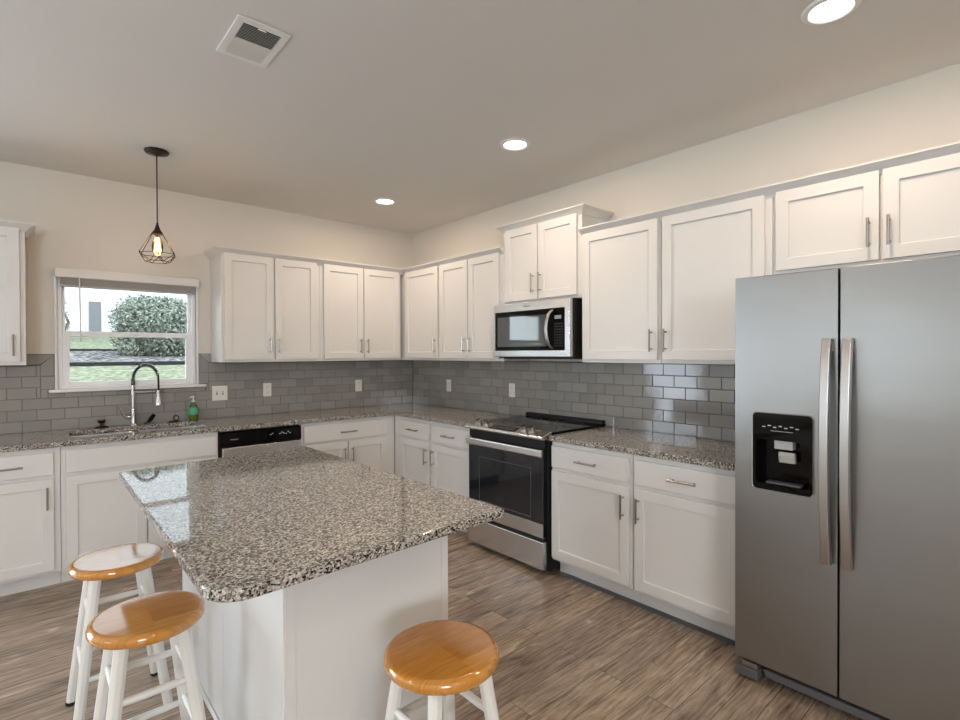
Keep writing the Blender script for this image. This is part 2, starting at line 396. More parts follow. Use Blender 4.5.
# blind: headrail valance, raised slats, wand
bl = thing('window_blind', 'white horizontal blind pulled all the way up, in the sink window', 'blind', (0, 0, 0))
MB().box(-2.998, -2.092, -.055, -.014, 1.972, 2.037).build('valance', 'blindrail', bl, bevel=.006, seg=3)
m = MB()
for k in range(9): m.box(-2.968, -2.125, -.042, -.014, 1.971-.0052*k-.0040, 1.971-.0052*k-.0008)
m.build('slat_stack', 'blind', bl)
MB().box(-2.968, -2.125, -.042, -.014, 1.908, 1.922).build('bottom_rail', 'blind', bl, bevel=.003)
MB().tube([(-2.862, -.060, 1.985), (-2.859, -.062, 1.75), (-2.857, -.064, 1.52)], .0045, 8).build('wand', 'blindrail', bl)

# garden door (left wall) and rear window, behind the camera
def framed(nm, axis, fixed, a0, a1, z0, z1, posts):
    w_ = bpy.data.objects.new(nm, None); C.objects.link(w_); struct(w_)
    m = MB(); g = MB(); t_ = .05
    def b(mm, u0, u1, d0, d1, q0, q1):
        if axis == 'y': mm.box(fixed+d0, fixed+d1, u0, u1, q0, q1)
        else: mm.box(u0, u1, fixed+d0, fixed+d1, q0, q1)
    b(m, a0, a1, -.09, -.02, z1-t_, z1); b(m, a0, a1, -.09, -.02, z0, z0+t_)
    for p in [a0+t_/2, *posts, a1-t_/2]: b(m, p-t_/2, p+t_/2, -.09, -.02, z0+t_, z1-t_)
    m.build('frame', 'vinyl', w_); b(g, a0+t_, a1-t_, -.058, -.052, z0+t_, z1-t_); g.build('pane', 'pane', w_)
framed('door_1', 'x', T, -6.75, -4.65, .0, 2.15, [-5.7])
framed('window_3', 'y', XL, -3.7, -2.5, 1.0, 1.95, [-3.1])
framed('window_2', 'x', YR, -6.1, -4.3, 1.35, 2.35, [-5.2])

# ------------------------------------------------------------------ tile splashback
TL, TH, TZ = .1515, .076, .899
def tile(m, P2, wallf):
    # P2: polygon (u, z) ccw; raised tile with chamfered rim and a tiny tilt
    cu = sum(p[0] for p in P2)/len(P2); cz = sum(p[1] for p in P2)/len(P2)
    a, b_ = random.uniform(-1, 1)*.006, random.uniform(-1, 1)*.008
    def ins(p, d):
        x = p[0]; z = p[1]
        return (x+(d if x < cu else -d), z+(d if z < cz else -d))
    r0 = [(*ins(p, .0012), .003) for p in P2]; r1 = [(*ins(p, .0012), .0062) for p in P2]
    r2_ = [(*ins(p, .0034), .008+a*(p[0]-cu)+b_*(p[1]-cz)) for p in P2]
    n = len(P2); V_ = [wallf(*q) for q in r0+r1+r2_]
    F_ = [(i, (i+1) % n, n+(i+1) % n, n+i) for i in range(n)]+[(n+i, n+(i+1) % n, 2*n+(i+1) % n, 2*n+i) for i in range(n)]+[tuple(range(2*n, 3*n))]
    m.poly(V_, F_)
def run_tiles(m, wallf, u0, u1, z1, off0, skip):
    r = 0
    while TZ+r*TH < z1-.012:
        za, zb = TZ+r*TH, min(TZ+(r+1)*TH, z1)
        off = off0+(TL/2 if r % 2 else 0)
        k = math.floor((u0-off)/TL)
        while off+k*TL < u1-.004:
            a, b_ = max(u0, off+k*TL), min(u1, off+(k+1)*TL); k += 1
            if b_-a < .012: continue
            segs = [(a, b_, zb)]
            for (s0, s1, q0, q1) in skip:
                if zb > q0+.005 and za < q1-.005:
                    new = []
                    for (c0, c1, zh) in segs:
                        if c1 <= s0 or c0 >= s1: new.append((c0, c1, zh)); continue
                        if c0 < s0-.012: new.append((c0, s0, zh))
                        if c1 > s1+.012: new.append((s1, c1, zh))
                        if za < q0-.014: new.append((max(c0, s0), min(c1, s1), min(zh, q0)))
                    segs = new
            for (c0, c1, zh) in segs: tile(m, [(c0, za), (c1, za), (c1, zh), (c0, zh)], wallf)
        r += 1
bw = lambda u, z, d: (u, -d, z); rw = lambda u, z, d: (-d, -u, z)
def splash(label, wallf, u0, u1, off0, extra, skip, groutboxes):
    m = MB(); run_tiles(m, wallf, u0, u1, 1.361, off0, skip)
    for e in extra: tile(m, e, wallf)
    o = thing('tile_backsplash', label, 'backsplash')
    m.build('tile_field', 'tile', o, angle=20)
    g = MB()
    for gb in groutboxes: g.box(*gb)
    g.build('grout', 'grout', o)
m_extra = []
# mitred border beside the window
for (xa, xb, s_) in ((WX0-.018, WX0-.018-.074, 1), (WX1+.018, WX1+.018+.072, -1)):
    a, b_ = min(xa, xb), max(xa, xb)
    for q in ((1.188, 1.28), ): m_extra.append([(a, q[0]), (b_, q[0]), (b_, q[1]), (a, q[1])])
    if s_ == 1: m_extra.append([(a, 1.28), (b_, 1.28), (b_, 1.43), (a, 1.361)])
    else: m_extra.append([(a, 1.28), (b_, 1.28), (b_, 1.361), (a, 1.43)])
    if s_ == 1:
        m_extra.append([(a-.085, 1.361), (a, 1.361), (b_, 1.432), (a-.085, 1.432)])
m_extra.append([(WX1+.090, 1.361), (-2.004, 1.361), (-2.004, 1.432), (WX1+.018, 1.432)]) if False else None
m_extra.append([(WX1+.018, 1.434), (WX1+.090, 1.363), (-2.004, 1.363), (-2.004, 1.434)])
splash('grey glossy subway tile backsplash along the window wall', bw, -4.0, -.008, -3.023-TL*7, m_extra,
       [(-3.038, -2.043, 1.161, 1.190), (WX0-.092, WX1+.090, 1.188, 1.50)],
       [(-4.0, 0, -.003, 0, .90, 1.162), (-4.0, WX0-.016, -.003, 0, 1.162, 1.362), (-3.148, WX0-.016, -.003, 0, 1.362, 1.434), (WX1+.016, -.0, -.003, 0, 1.162, 1.362), (WX1+.016, -2.002, -.003, 0, 1.362, 1.434)])
splash('grey glossy subway tile backsplash behind the range, on the right wall', rw, .008, 3.71, 2.861-TL*18, [], [],
       [(-.003, 0, -3.71, -.0035, .90, 1.362)])
# ------------------------------------------------------------------ cabinet builders (local: x to the viewer's right, front towards -y)
def pull(parent, x, z, yf, length, vertical, hm='nickel'):
    m = MB(); L = length/2; yo = yf-.032
    if vertical:
        m.tube([(x, yo, z-L), (x, yo, z+L)], .006, 10)
        for s_ in (-1, 1): m.tube([(x, yf+.001, z+s_*(L-.018)), (x, yo, z+s_*(L-.018))], .005, 8)
    else:
        m.tube([(x-L, yo, z), (x+L, yo, z)], .006, 10)
        for s_ in (-1, 1): m.tube([(x+s_*(L-.018), yf+.001, z), (x+s_*(L-.018), yo, z)], .005, 8)
    return m.build('handle', hm, parent)
def shaker(parent, x0, x1, z0, z1, yb, name='door', t=.02, f=.057, rec=.0115):
    yf = yb-t; a = [(x0, z0), (x1, z0), (x1, z1), (x0, z1)]; b_ = [(x0+f, z0+f), (x1-f, z0+f), (x1-f, z1-f), (x0+f, z1-f)]
    e = .002; c_ = [(x0+f+e, z0+f+e), (x1-f-e, z0+f+e), (x1-f-e, z1-f-e), (x0+f+e, z1-f-e)]
    V_ = [(x, yb, z) for x, z in a]+[(x, yf, z) for x, z in a]+[(x, yf, z) for x, z in b_]+[(x, yf+rec, z) for x, z in c_]
    F_ = [(0, 1, 2, 3), (12, 13, 14, 15)]
    for i in range(4):
        j = (i+1) % 4; F_ += [(i, j, 4+j, 4+i), (4+i, 4+j, 8+j, 8+i), (8+i, 8+j, 12+j, 12+i)]
    return MB().poly(V_, F_).build(name, 'cab', parent, bevel=.0015, seg=2, smooth=True, angle=30)
def drawer(parent, x0, x1, z0, z1, yb, name='drawer', t=.02):
    return MB().box(x0, x1, yb-t, yb, z0, z1).build(name, 'cab', parent, bevel=.003, seg=2)
def place(wall, s): return ((s, 0, 0), 0) if wall == 'back' else ((0, -s, 0), -PI/2)
UZ0, UZ1, UD = 1.363, 2.245, .305
def upper(wall, s0, s1, doors, label, z0=UZ0, z1=UZ1, dz0=1.385, dz1=2.228, hz=1.50, hl=.135, group=None, depth=UD):
    """doors: list of (left, right, handle_side) in wall coordinate s"""
    loc, rz = place(wall, s0); o = thing('wall_cabinet', label, 'cabinet', (loc[0], loc[1], z0), rz, group)
    W = s1-s0; e = .0006
    MB().box(e, W-e, -depth, -.010 if z0 < 1.37 else -.002, 0, z1-z0).build('body', 'cab', o, bevel=.0015)
    for (a, b_, hs) in doors:
        d = shaker(o, a-s0, b_-s0, dz0-z0, dz1-z0, -depth-.0004)
        if hs:
            hx = (b_-s0-.034) if hs == 'r' else (a-s0+.026)
            pull(d, hx, hz-z0, -depth-.0204, hl, True)
    return o
gU = 'white wall cabinets with shaker doors'
upper('back', -3.95, -3.149, [(-3.93, -3.58, 'r'), (-3.57, -3.177, 'r')], 'white wall cabinet cut off by the left edge, left of the sink window', group=gU, hz=1.49)
upper('back', -2.0, -1.188, [(-1.979, -1.597, 'r'), (-1.583, -1.221, 'l')], 'white two-door wall cabinet just right of the sink window', group=gU)
upper('back', -1.187, -.346, [(-1.155, -.768, 'r'), (-.757, -.375, 'l')], 'white two-door wall cabinet on the window wall, beside the corner', group=gU)
upper('right', 0.003, .905, [(.350, .889, 'r')], 'white single-door wall cabinet in the corner of the two walls', group=gU)
upper('right', .906, 1.742, [(.922, 1.310, 'r'), (1.325, 1.694, 'l')], 'white two-door wall cabinet between the corner cabinet and the microwave', group=gU)
upper('right', 1.744, 2.508, [(1.778, 2.112, 'r'), (2.124, 2.473, 'l')], 'tall-set white two-door cabinet above the microwave, with its own crown', z0=1.806, z1=2.40, dz0=1.828, dz1=2.38, hz=1.945, hl=.145, group=gU)
upper('right', 2.510, 3.090, [(2.523, 3.074, 'r')], 'wide single-door wall cabinet immediately right of the microwave', group=gU)
upper('right', 3.091, 3.700, [(3.106, 3.666, 'l')], 'wide single-door wall cabinet immediately left of the fridge', group=gU)
upper('right', 3.702, 4.63, [(3.720, 4.137, 'r'), (4.150, 4.592, 'l')], 'short two-door cabinet above the fridge', z0=1.812, dz0=1.835, hz=1.955, hl=.13, group=gU)
# crown mouldings: profile swept, mitred
CP = [(.0, 0), (.006, .0), (.010, .010), (.030, .030), (.046, .040), (.050, .044), (.050, .052), (.0, .052)]
def crown(name_label, path, z, back=False, prof=CP, sc=1):
    # path: plan points of the cabinet face line; the moulding grows to the right-hand side of travel
    pts = [Vector((p[0], p[1], 0)) for p in path]; m = MB(); rings = []
    for i, p in enumerate(pts):
        def nrm(a, b_): d = (b_-a).normalized(); return Vector((d.y, -d.x, 0))
        if i == 0: n = nrm(pts[0], pts[1]); k = 1
        elif i == len(pts)-1: n = nrm(pts[-2], pts[-1]); k = 1
        else:
            n1, n2 = nrm(pts[i-1], p), nrm(p, pts[i+1]); n = (n1+n2).normalized(); k = 1/max(.3, n.dot(n1))
        rings.append([m.bm.verts.new(p+n*(o_*k*sc)+Vector((0, 0, z+h*sc))) for o_, h in prof])
    for A, B in zip(rings, rings[1:]):
        q = len(A)
        for j in range(q): m.bm.faces.new((A[j], A[(j+1) % q], B[(j+1) % q], B[j]))
    m.bm.faces.new(rings[0]); m.bm.faces.new(list(reversed(rings[-1])))
    return tag(m.build('crown_moulding', 'cab', bevel=0, angle=25), name_label, 'moulding')
fy = UD+.0012
crown('short white crown moulding on the cabinet left of the sink window', [(-3.95, -fy), (-3.148, -fy), (-3.148, -.003)], 2.213)
crown('white crown moulding running round the corner up to the microwave cabinet', [(-2.001, -.003), (-2.001, -fy), (-fy, -fy), (-fy, -1.742)], 2.213)
crown('higher white crown moulding on top of the microwave cabinet', [(-.003, -1.743), (-fy-.0, -1.743), (-fy-.0, -2.5092), (-.003, -2.5092)], 2.372)
crown('long white crown moulding above the fridge and the two wide doors', [(-fy, -2.511), (-fy, -4.631)], 2.213)

BZ1, BD = .866, .61
def base(wall, s0, s1, items, label, group='white base cabinets', kick=(None, None), hollow=False):
    loc, rz = place(wall, s0); o = thing('base_cabinet', label, 'cabinet', loc, rz, group); W = s1-s0; e = .0006
    if hollow:
        m = MB(); m.box(e, .018, -BD, -.002, .10, BZ1); m.box(W-.018, W-e, -BD, -.002, .10, BZ1); m.box(.018, W-.018, -BD, -BD+.019, .10, BZ1); m.box(.018, W-.018, -.012, -.002, .10, BZ1); m.box(.018, W-.018, -BD+.019, -.012, .10, .118)
        m.build('body', 'cab', o)
    else: MB().box(e, W-e, -BD, -.002, .10, BZ1).build('body', 'cab', o, bevel=.0015)
    k0, k1 = (e if kick[0] is None else kick[0]-s0), (W-e if kick[1] is None else kick[1]-s0)
    m = MB(); m.box(k0, k1, -.533, -.50, 0, .10); m.build('toe_kick', 'cab', o)
    for it in items:
        k, a, b_, hs = it
        if k == 'drawer' or k == 'false':
            d = drawer(o, a-s0, b_-s0, .700, .836, -BD-.0004, 'drawer' if k == 'drawer' else 'false_front')
            if hs: pull(d, (a+b_)/2-s0+hs[0], .766, -BD-.0204, hs[1], False)
        else:
            d = shaker(o, a-s0, b_-s0, .120, .678, -BD-.0004)
            if hs:
                hx = (b_-s0-.032) if hs == 'r' else (a-s0+.028)
                pull(d, hx, .564, -BD-.0204, .135, True)
    return o
base('back', -3.96, -2.999, [('drawer', -3.94, -3.5, (0, .14)), ('drawer', -3.48, -3.031, (.0, .17)), ('door', -3.94, -3.5, 'l'), ('door', -3.48, -3.031, 'r')], 'white drawer-over-door base cabinet at the left edge, left of the sink base')
base('back', -2.998, -2.108, [('false', -2.974, -2.124, None), ('door', -2.974, -2.554, None), ('door', -2.545, -2.124, None)], 'white sink base cabinet with wide false drawer front below the sink', hollow=True)
base('back', -1.492, -.612, [('drawer', -1.473, -.708, (0, .15)), ('door', -1.473, -1.094, 'r'), ('door', -1.080, -.708, 'l')], 'white one-drawer two-door base cabinet right of the dishwasher', kick=(None, -.536))
base('right', .612, 1.190, [('drawer', .731, 1.170, (0, .15)), ('door', .731, 1.170, 'r')], 'white single-door base cabinet on the right wall, against the corner', kick=(.534, None))
base('right', 1.191, 1.722, [('drawer', 1.208, 1.700, (0, .15)), ('door', 1.208, 1.700, 'l')], 'white single-door base cabinet touching the left side of the range')
base('right', 2.500, 3.091, [('drawer', 2.511, 3.073, (0, .15)), ('door', 2.511, 3.073, 'r')], 'white single-door base cabinet touching the right side of the range')
base('right', 3.092, 3.700, [('drawer', 3.110, 3.680, (0, .15)), ('door', 3.110, 3.680, 'l')], 'white single-door base cabinet beside the fridge')

struct(MB().box(-.575, -.534, -3.70, -2.56, 0, .004).build('toe_shade_strip', 'darkgrey', bevel=.001))  # thin dark strip added on the floor as the shade along the toe kick
# ------------------------------------------------------------------ worktops
CT, CB = .900, .867
def cells(xs, ys, inside, z0, z1):
    m = MB(); vt = {}
    def v(x, y, z):
        k = (round(x, 5), round(y, 5), z)
        if k not in vt: vt[k] = m.bm.verts.new((x, y, z))
        return vt[k]
    ok = {(i, j) for i in range(len(xs)-1) for j in range(len(ys)-1) if inside((xs[i]+xs[i+1])/2, (ys[j]+ys[j+1])/2)}
    for (i, j) in ok:
        a, b_, c_, d = (xs[i], ys[j]), (xs[i+1], ys[j]), (xs[i+1], ys[j+1]), (xs[i], ys[j+1])
        m.bm.faces.new([v(*p, z1) for p in (a, b_, c_, d)]); m.bm.faces.new([v(*p, z0) for p in (d, c_, b_, a)])
        for (ni, nj, p, q) in ((i, j-1, a, b_), (i+1, j, b_, c_), (i, j+1, c_, d), (i-1, j, d, a)):
            if (ni, nj) not in ok: m.bm.faces.new([v(*p, z0), v(*q, z0), v(*q, z1), v(*p, z1)])
    return m
SX0, SX1, SXM, SY0, SY1 = -2.94, -2.155, -2.55, -.50, -.135
m = cells([-3.96, SX0, SXM-.012, SXM+.012, SX1, -.645, -.0095], [-1.7225, -.645, SY0, SY1, -.0095],
          lambda x, y: (y > -.645 or x > -.645) and not (SX0 < x < SX1 and SY0 < y < SY1), CB, CT)
o = m.build('countertop', 'granite', bevel=.003, seg=3)
tag(o, 'L-shaped speckled granite worktop holding the sink, along both walls up to the range', 'countertop')
o = MB().box(-.645, -.0095, -3.702, -2.5005, CB, CT).build('countertop', 'granite', bevel=.003, seg=3)
tag(o, 'short speckled granite worktop between the range and the fridge', 'countertop')
# undermount double sink
sk = thing('kitchen_sink', 'double-bowl stainless undermount sink in the worktop below the window', 'sink', (0, 0, 0))
def bowl(x0, x1, y0, y1):
    z1, z0, t_ = CB-.001, CB-.20, .003; m = MB(); r = .02
    A = [(x0, y0), (x1, y0), (x1, y1), (x0, y1)]; Bq = [(x0+r, y0+r), (x1-r, y0+r), (x1-r, y1-r), (x0+r, y1-r)]
    O = [(x0-.02, y0-.02), (x1+.02, y0-.02), (x1+.02, y1+.02), (x0-.02, y1+.02)]
    V_ = [(*p, z1) for p in O]+[(*p, z1) for p in A]+[(*p, z0) for p in Bq]+[(*p, z0-t_) for p in Bq]+[(p[0], p[1], z1-t_) for p in O]
    F_ = [(8, 9, 10, 11), (12, 13, 14, 15)]
    for i in range(4):
        j = (i+1) % 4; F_ += [(i, j, 4+j, 4+i), (4+i, 4+j, 8+j, 8+i), (16+i, 16+j, 12+j, 12+i), (i, j, 16+j, 16+i)]
    b_ = m.poly(V_, F_).build('bowl', 'sinksteel', sk, bevel=.004)
    cx, cy = (x0+x1)/2, (y0+y1)/2+.03
    MB().lathe([(0, .004), (.018, .004), (.030, .002), (.042, .003), (.043, 0)], (cx, cy, z0), 24).build('drain', 'chrome', b_)
bowl(SX0, SXM-.022, SY0, SY1); bowl(SXM+.022, SX1, SY0, SY1)

# spring faucet
fx, fyy = -2.552, -.082
fa = thing('kitchen_faucet', 'tall chrome spring-neck faucet standing behind the sink', 'faucet', (fx, fyy, CT))
MB().lathe([(0, 0), (.030, 0), (.028, .006), (.021, .012), (.0175, .02), (.0175, .115), (.014, .122), (0, .122)], n=28).build('base', 'chrome', fa)
MB().tube([(0, 0, .115), (0, 0, .32)], .0115, 14).build('post', 'chrome', fa)
def arc_pt(u):
    # from the post top over to the spray head, in the x-z plane, slightly towards the bowl
    if u < .22: return Vector((0, 0, .30+u/.22*.045))
    if u < .85:
        a = PI*(u-.22)/.63; return Vector((.0765-.0765*math.cos(a), -.06*(1-math.cos(a))/2, .345+.105*math.sin(a)))
    return Vector((.153, -.06, .345-(u-.85)/.15*.115))
coil = []
for i in range(0, 1100):
    u = i/1099*.80; p = arc_pt(u); d = (arc_pt(min(1, u+.004))-p).normalized(); s_ = Vector((0, 1, 0)); s_ = (s_-d*s_.dot(d)).normalized(); q = d.cross(s_)
    a = i/1099*2*PI*30; coil.append(p+(s_*math.cos(a)+q*math.sin(a))*.0125)
MB().tube(coil, .0032, 5).build('spring', 'springsteel', fa)
MB().tube([arc_pt(k/40) for k in range(41)], .0072, 10).build('hose', 'blackplastic', fa)
MB().lathe([(0, .10), (.010, .10), (.013, .09), (.018, .045), (.024, .02), (.027, 0), (.021, -.002), (0, -.002)], (.153, -.06, .145), 20).build('spray_head', 'chrome', fa)
m = MB().tube([(0, 0, .245), (.06, -.024, .245), (.136, -.054, .245)], .007, 10)
m.lathe([(.0115, -.012), (.017, -.012), (.017, .012), (.0115, .012)], (0, 0, .245), 18); m.lathe([(.0095, -.012), (.0155, -.012), (.0155, .012), (.0095, .012)], (.153, -.06, .245), 18)
m.build('support_arm', 'chrome', fa)
m = MB().tube([(-.012, -.005, .062), (-.046, -.014, .062), (-.062, -.016, .080), (-.088, -.018, .148)], [.014, .014, .009, .0075], 12)
m.build('lever', 'chrome', fa)
# soap pump, black scraper stand, drain stopper, soap bottle
sp = thing('soap_dispenser', 'low black deck knob on the worktop at the left of the faucet', 'dispenser', (-2.745, -.075, CT))
MB().lathe([(0, 0), (.044, 0), (.044, .005), (.030, .010), (.012, .014), (.009, .03), (0, .03)], n=28).build('base', 'bronze', sp)
MB().lathe([(0, .055), (.022, .054), (.026, .046), (.020, .036), (.010, .030), (0, .030)], n=20).build('knob', 'bronze', sp)
sc = thing('dish_brush', 'small black brush leaning on the worktop right of the faucet', 'brush', (-2.437, -.075, CT))
MB().tube([(-.022, 0, .012), (.0, .01, .038), (.022, .02, .066)], [.011, .016, .013], 12).build('head', 'blackgloss', sc)
MB().tube([(-.052, -.006, .006), (-.035, -.004, .009), (-.018, 0, .014)], [.005, .006, .009], 10).build('handle', 'blackplastic', sc)
st = thing('sink_stopper', 'bronze ring-handled sink stopper between the brush and the soap bottle', 'stopper', (-2.283, -.075, CT))
MB().lathe([(0, 0), (.045, 0), (.047, .004), (.036, .009), (0, .011)], n=28).build('disc', 'bronze', st)
MB().tube([(.012+.019*math.cos(a*PI/10), 0, .030+.019*math.sin(a*PI/10)) for a in range(20)], .004, 8, closed=True).build('ring', 'bronze', st)
sb = thing('soap_bottle', 'clear pump bottle of green dish soap with a green label', 'bottle', (-2.150, -.080, CT))
MB().lathe([(0, 0), (.027, 0), (.031, .004), (.032, .05), (.031, .10), (.022, .125), (.012, .14), (.012, .150), (0, .150)], n=24).build('bottle_body', 'soapglass', sb)
MB().lathe([(0, .002), (.0275, .002), (.029, .005), (.029, .058), (0, .058)], n=24).build('soap', 'soap', sb)
MB().lathe([(.0326, .048), (.0329, .050), (.0326, .104), (.0318, .106)], n=24).build('bottle_label', 'soaplabel', sb)
m = MB().lathe([(0, .175), (.005, .175), (.005, .160), (.014, .158), (.014, .148), (0, .148)], n=16); m.tube([(0, 0, .172), (0, 0, .192)], .004, 8); m.tube([(.006, 0, .190), (-.010, -.004, .190), (-.026, -.01, .186)], .0045, 8)
m.build('pump', 'trimwhite', sb)

# ------------------------------------------------------------------ dishwasher
dw = thing('dishwasher', 'stainless dishwasher with a black control strip, right of the sink base', 'dishwasher', (-2.104, 0, 0))
W = .608
MB().box(.002, W-.002, -.590, -.03, .10, .862).build('body', 'darkgrey', dw)
m = MB(); m.box(.002, .018, -.612, -.59, .10, .862); m.build('side_trim', 'blackplastic', dw)
MB().box(.021, W-.002, -.632, -.591, .112, .741).build('door_panel', 'steelbright', dw, bevel=.006, seg=3)
cp = MB().prism([(-.591, .743), (-.634, .743), (-.640, .757), (-.636, .850), (-.591, .856)], .021, W-.002, 'x').build('control_panel', 'blackgloss', dw, bevel=.003)
m = MB()
for k, (xx, wdt, zz) in enumerate([(.36, .010, .805), (.375, .008, .813), (.43, .010, .806), (.447, .012, .815), (.462, .010, .806), (.48, .008, .802), (.495, .010, .817), (.51, .008, .805)]): MB().box(xx, xx+wdt, -.6400, -.6374, zz, zz+.005).build('button', 'whitemark', cp)
text('logo', 'Whirlpool', .013, 'whitemark', cp, (.10, -.6395, .80), (PI/2, 0, 0))
MB().box(.004, W-.004, -.55, -.50, .0, .098).build('toe_panel', 'blackplastic', dw)

# ------------------------------------------------------------------ range (local: x = viewer right, origin at left rear on the right wall)
(lx, ly, _), rz = place('right', 1.7275)
rg = thing('electric_range', 'slide-in stainless electric range with a black glass oven door', 'range', (lx, ly, 0), rz)
W = .768
MB().box(.002, W-.002, -.640, -.012, .03, .862).build('body', 'blackplastic', rg, bevel=.003)
for a in (.05, W-.05):
    for b_ in (-.58, -.08): MB().tube([(a, b_, 0), (a, b_, .032)], .018, 12).build('foot', 'blackplastic', rg)
ck = MB().box(-.006+.010, W-.004, -.600, -.012, .8635, .914).build('cooktop', 'blackgloss', rg, bevel=.003)
m = MB()
for (cx, cy, r) in ((.20, -.42, .105), (.56, -.42, .088), (.20, -.18, .075), (.56, -.18, .105), (.38, -.16, .05)):
    m.tube([(cx+r*math.cos(a*PI/24), cy+r*math.sin(a*PI/24), .9142) for a in range(48)], .0010, 4, closed=True)
m.build('burner_rings', 'darkgrey', ck)
MB().prism([(-.055, .9145), (-.052, .935), (-.030, .941), (-.014, .941), (-.014, .9145)], .006, W-.006, 'x').build('rear_trim', 'blackplastic', rg, bevel=.003)
cpn = MB().prism([(-.604, .872), (-.604, .918), (-.612, .920), (-.698, .893), (-.703, .884), (-.698, .872)], .000, W-.002, 'x').build('control_panel', 'steelbright', rg, bevel=.003)
sl = math.atan2(.027, .086)
def on_panel(px_, d): return (px_, -.612-d*math.cos(sl), .9205-d*math.sin(sl))
for kx in (.105, .185, .560, .635):
    m = MB().lathe([(0, .034), (.017, .034), (.020, .031), (.021, .012), (.025, .007), (.026, 0)], n=24)
    k = m.build('knob', 'nickel', rg); k.location = on_panel(kx, .042); k.rotation_euler = (sl, 0, 0)
    g = MB().box(-.003, .003, -.017, .017, .0345, .040).build('pointer', 'blackplastic', k)
m = MB().box(-.125, .125, -.030, .030, 0, .0018); k = m.build('display', 'blackgloss', rg, bevel=.0008); k.location = on_panel(.372, .044); k.rotation_euler = (sl, 0, 0)
m = MB()
for i in range(9):
    for j in range(3): m.box(-.105+i*.025, -.095+i*.025, -.018+j*.014, -.014+j*.014, .0019, .0022)
m.build('markings', 'whitemark', k)
MB().box(.012, W-.012, -.662, -.641, .812, .868).build('vent_strip', 'blackplastic', rg)
od = MB().box(.006, W-.024, -.668, -.641, .236, .806).build('oven_door', 'ovenglass', rg, bevel=.004)
MB().box(.006, W-.024, -.6700, -.6682, .237, .325).build('lower_strip', 'steelbright', od, bevel=.001)
m = MB(); fr_ = (.125, .640, .350, .675)
m.box(fr_[0], fr_[1], -.6695, -.6683, fr_[2], fr_[2]+.006); m.box(fr_[0], fr_[1], -.6695, -.6683, fr_[3]-.003, fr_[3]); m.box(fr_[0], fr_[0]+.004, -.6695, -.6683, fr_[2], fr_[3]); m.box(fr_[1]-.003, fr_[1], -.6695, -.6683, fr_[2], fr_[3])
m.build('window_border', 'darkgrey', od)
hb = MB().prism([(-.688, .756), (-.696, .762), (-.696, .802), (-.690, .809), (-.676, .809), (-.676, .756)], .002, W-.022, 'x')
hb.box(.006, .04, -.677, -.668, .760, .805); hb.box(W-.058, W-.026, -.677, -.668, .760, .805)
hb.build('handle', 'steelbright', od, bevel=.004, seg=3)
dr = MB().box(.008, W-.012, -.684, -.642, .036, .214).build('storage_drawer', 'steelbright', rg, bevel=.005, seg=3)
MB().box(.012, W-.016, -.664, -.642, .216, .233).build('drawer_gap', 'blackplastic', rg)

# ------------------------------------------------------------------ microwave
(lx, ly, _), rz = place('right', 1.7475)
mw = thing('microwave', 'over-the-range stainless microwave with a dark window, above the range', 'microwave', (lx, ly, 1.388), rz)
W = .757; D = .405
MB().box(.0, .738, -.362, -.012, .0, .414).build('body', 'blackplastic', mw, bevel=.002)
fp = MB().box(-.018, .730, -D, -.363, .013, .412).build('door', 'steelbright', mw, bevel=.004, seg=3)
gl = MB().box(.002, .690, -D-.0025, -D-.0002, .058, .352).build('glass_panel', 'blackgloss', fp, bevel=.001)
gm = plain('microwave_window', (.07, .08, .085), .03, 0, 1)
MB().box(.030, .530, -D-.0034, -D-.0026, .088, .312).build('window', gm, gl)
m = MB()
for i in range(4):
    for j in range(9): m.box(.604+i*.021, .610+i*.021, -D-.0032, -D-.0026, .088+j*.019, .0915+j*.019)
m.build('keypad', 'keymark', gl)
disp = plain('display_grey', (.28, .32, .34), .2)
MB().box(.604, .662, -D-.0036, -D-.0026, .275, .300).build('display', disp, gl)
hp = [(.580, -D-.004, .072), (.572, -D-.034, .10), (.566, -D-.046, .15), (.562, -D-.050, .205), (.566, -D-.046, .26), (.574, -D-.034, .31), (.582, -D-.004, .340)]
m = MB()
rings = []
for (x, y, z) in hp:
    rings.append([m.bm.verts.new(q) for q in ((x-.007, y, z), (x+.017, y, z), (x+.017, y-.010, z), (x-.007, y-.010, z))])
for A, B in zip(rings, rings[1:]):
    for j in range(4): m.bm.faces.new((A[j], A[(j+1) % 4], B[(j+1) % 4], B[j]))
m.bm.faces.new(rings[0]); m.bm.faces.new(rings[-1])
m.build('handle', 'steelhandle', fp, bevel=.003, angle=60)
text('logo', 'Whirlpool', .016, 'darkgrey', fp, (.34, -D-.0006, .383), (PI/2, 0, 0))
MB().box(.03, W-.03, -.34, -.05, -.004, -.0002).build('vent_filter', 'darkgrey', mw)

# ------------------------------------------------------------------ refrigerator
(lx, ly, _), rz = place('right', 3.716)
fr = thing('refrigerator', 'side-by-side stainless refrigerator with a black ice and water dispenser', 'refrigerator', (lx, ly, 0), rz)
W = .915; FD = .800
MB().box(.006, W-.006, -.715, -.04, .045, 1.745).build('body', 'darkgrey', fr, bevel=.004)
def disp_recess(m, hole, x0, x1, z0, z1, y0, y1, dep):
    a = [(x0, z0), (x1, z0), (x1, z1), (x0, z1)]; b_ = [(hole[0], hole[2]), (hole[1], hole[2]), (hole[1], hole[3]), (hole[0], hole[3])]
    V_ = [(x, y1, z) for x, z in a]+[(x, y0, z) for x, z in a]+[(x, y0, z) for x, z in b_]+[(x, y0+dep, z) for x, z in b_]
    F_ = [(0, 1, 2, 3), (12, 13, 14, 15)]
    for i in range(4):
        j = (i+1) % 4; F_ += [(i, j, 4+j, 4+i), (4+i, 4+j, 8+j, 8+i), (8+i, 8+j, 12+j, 12+i)]
    m.poly(V_, F_)
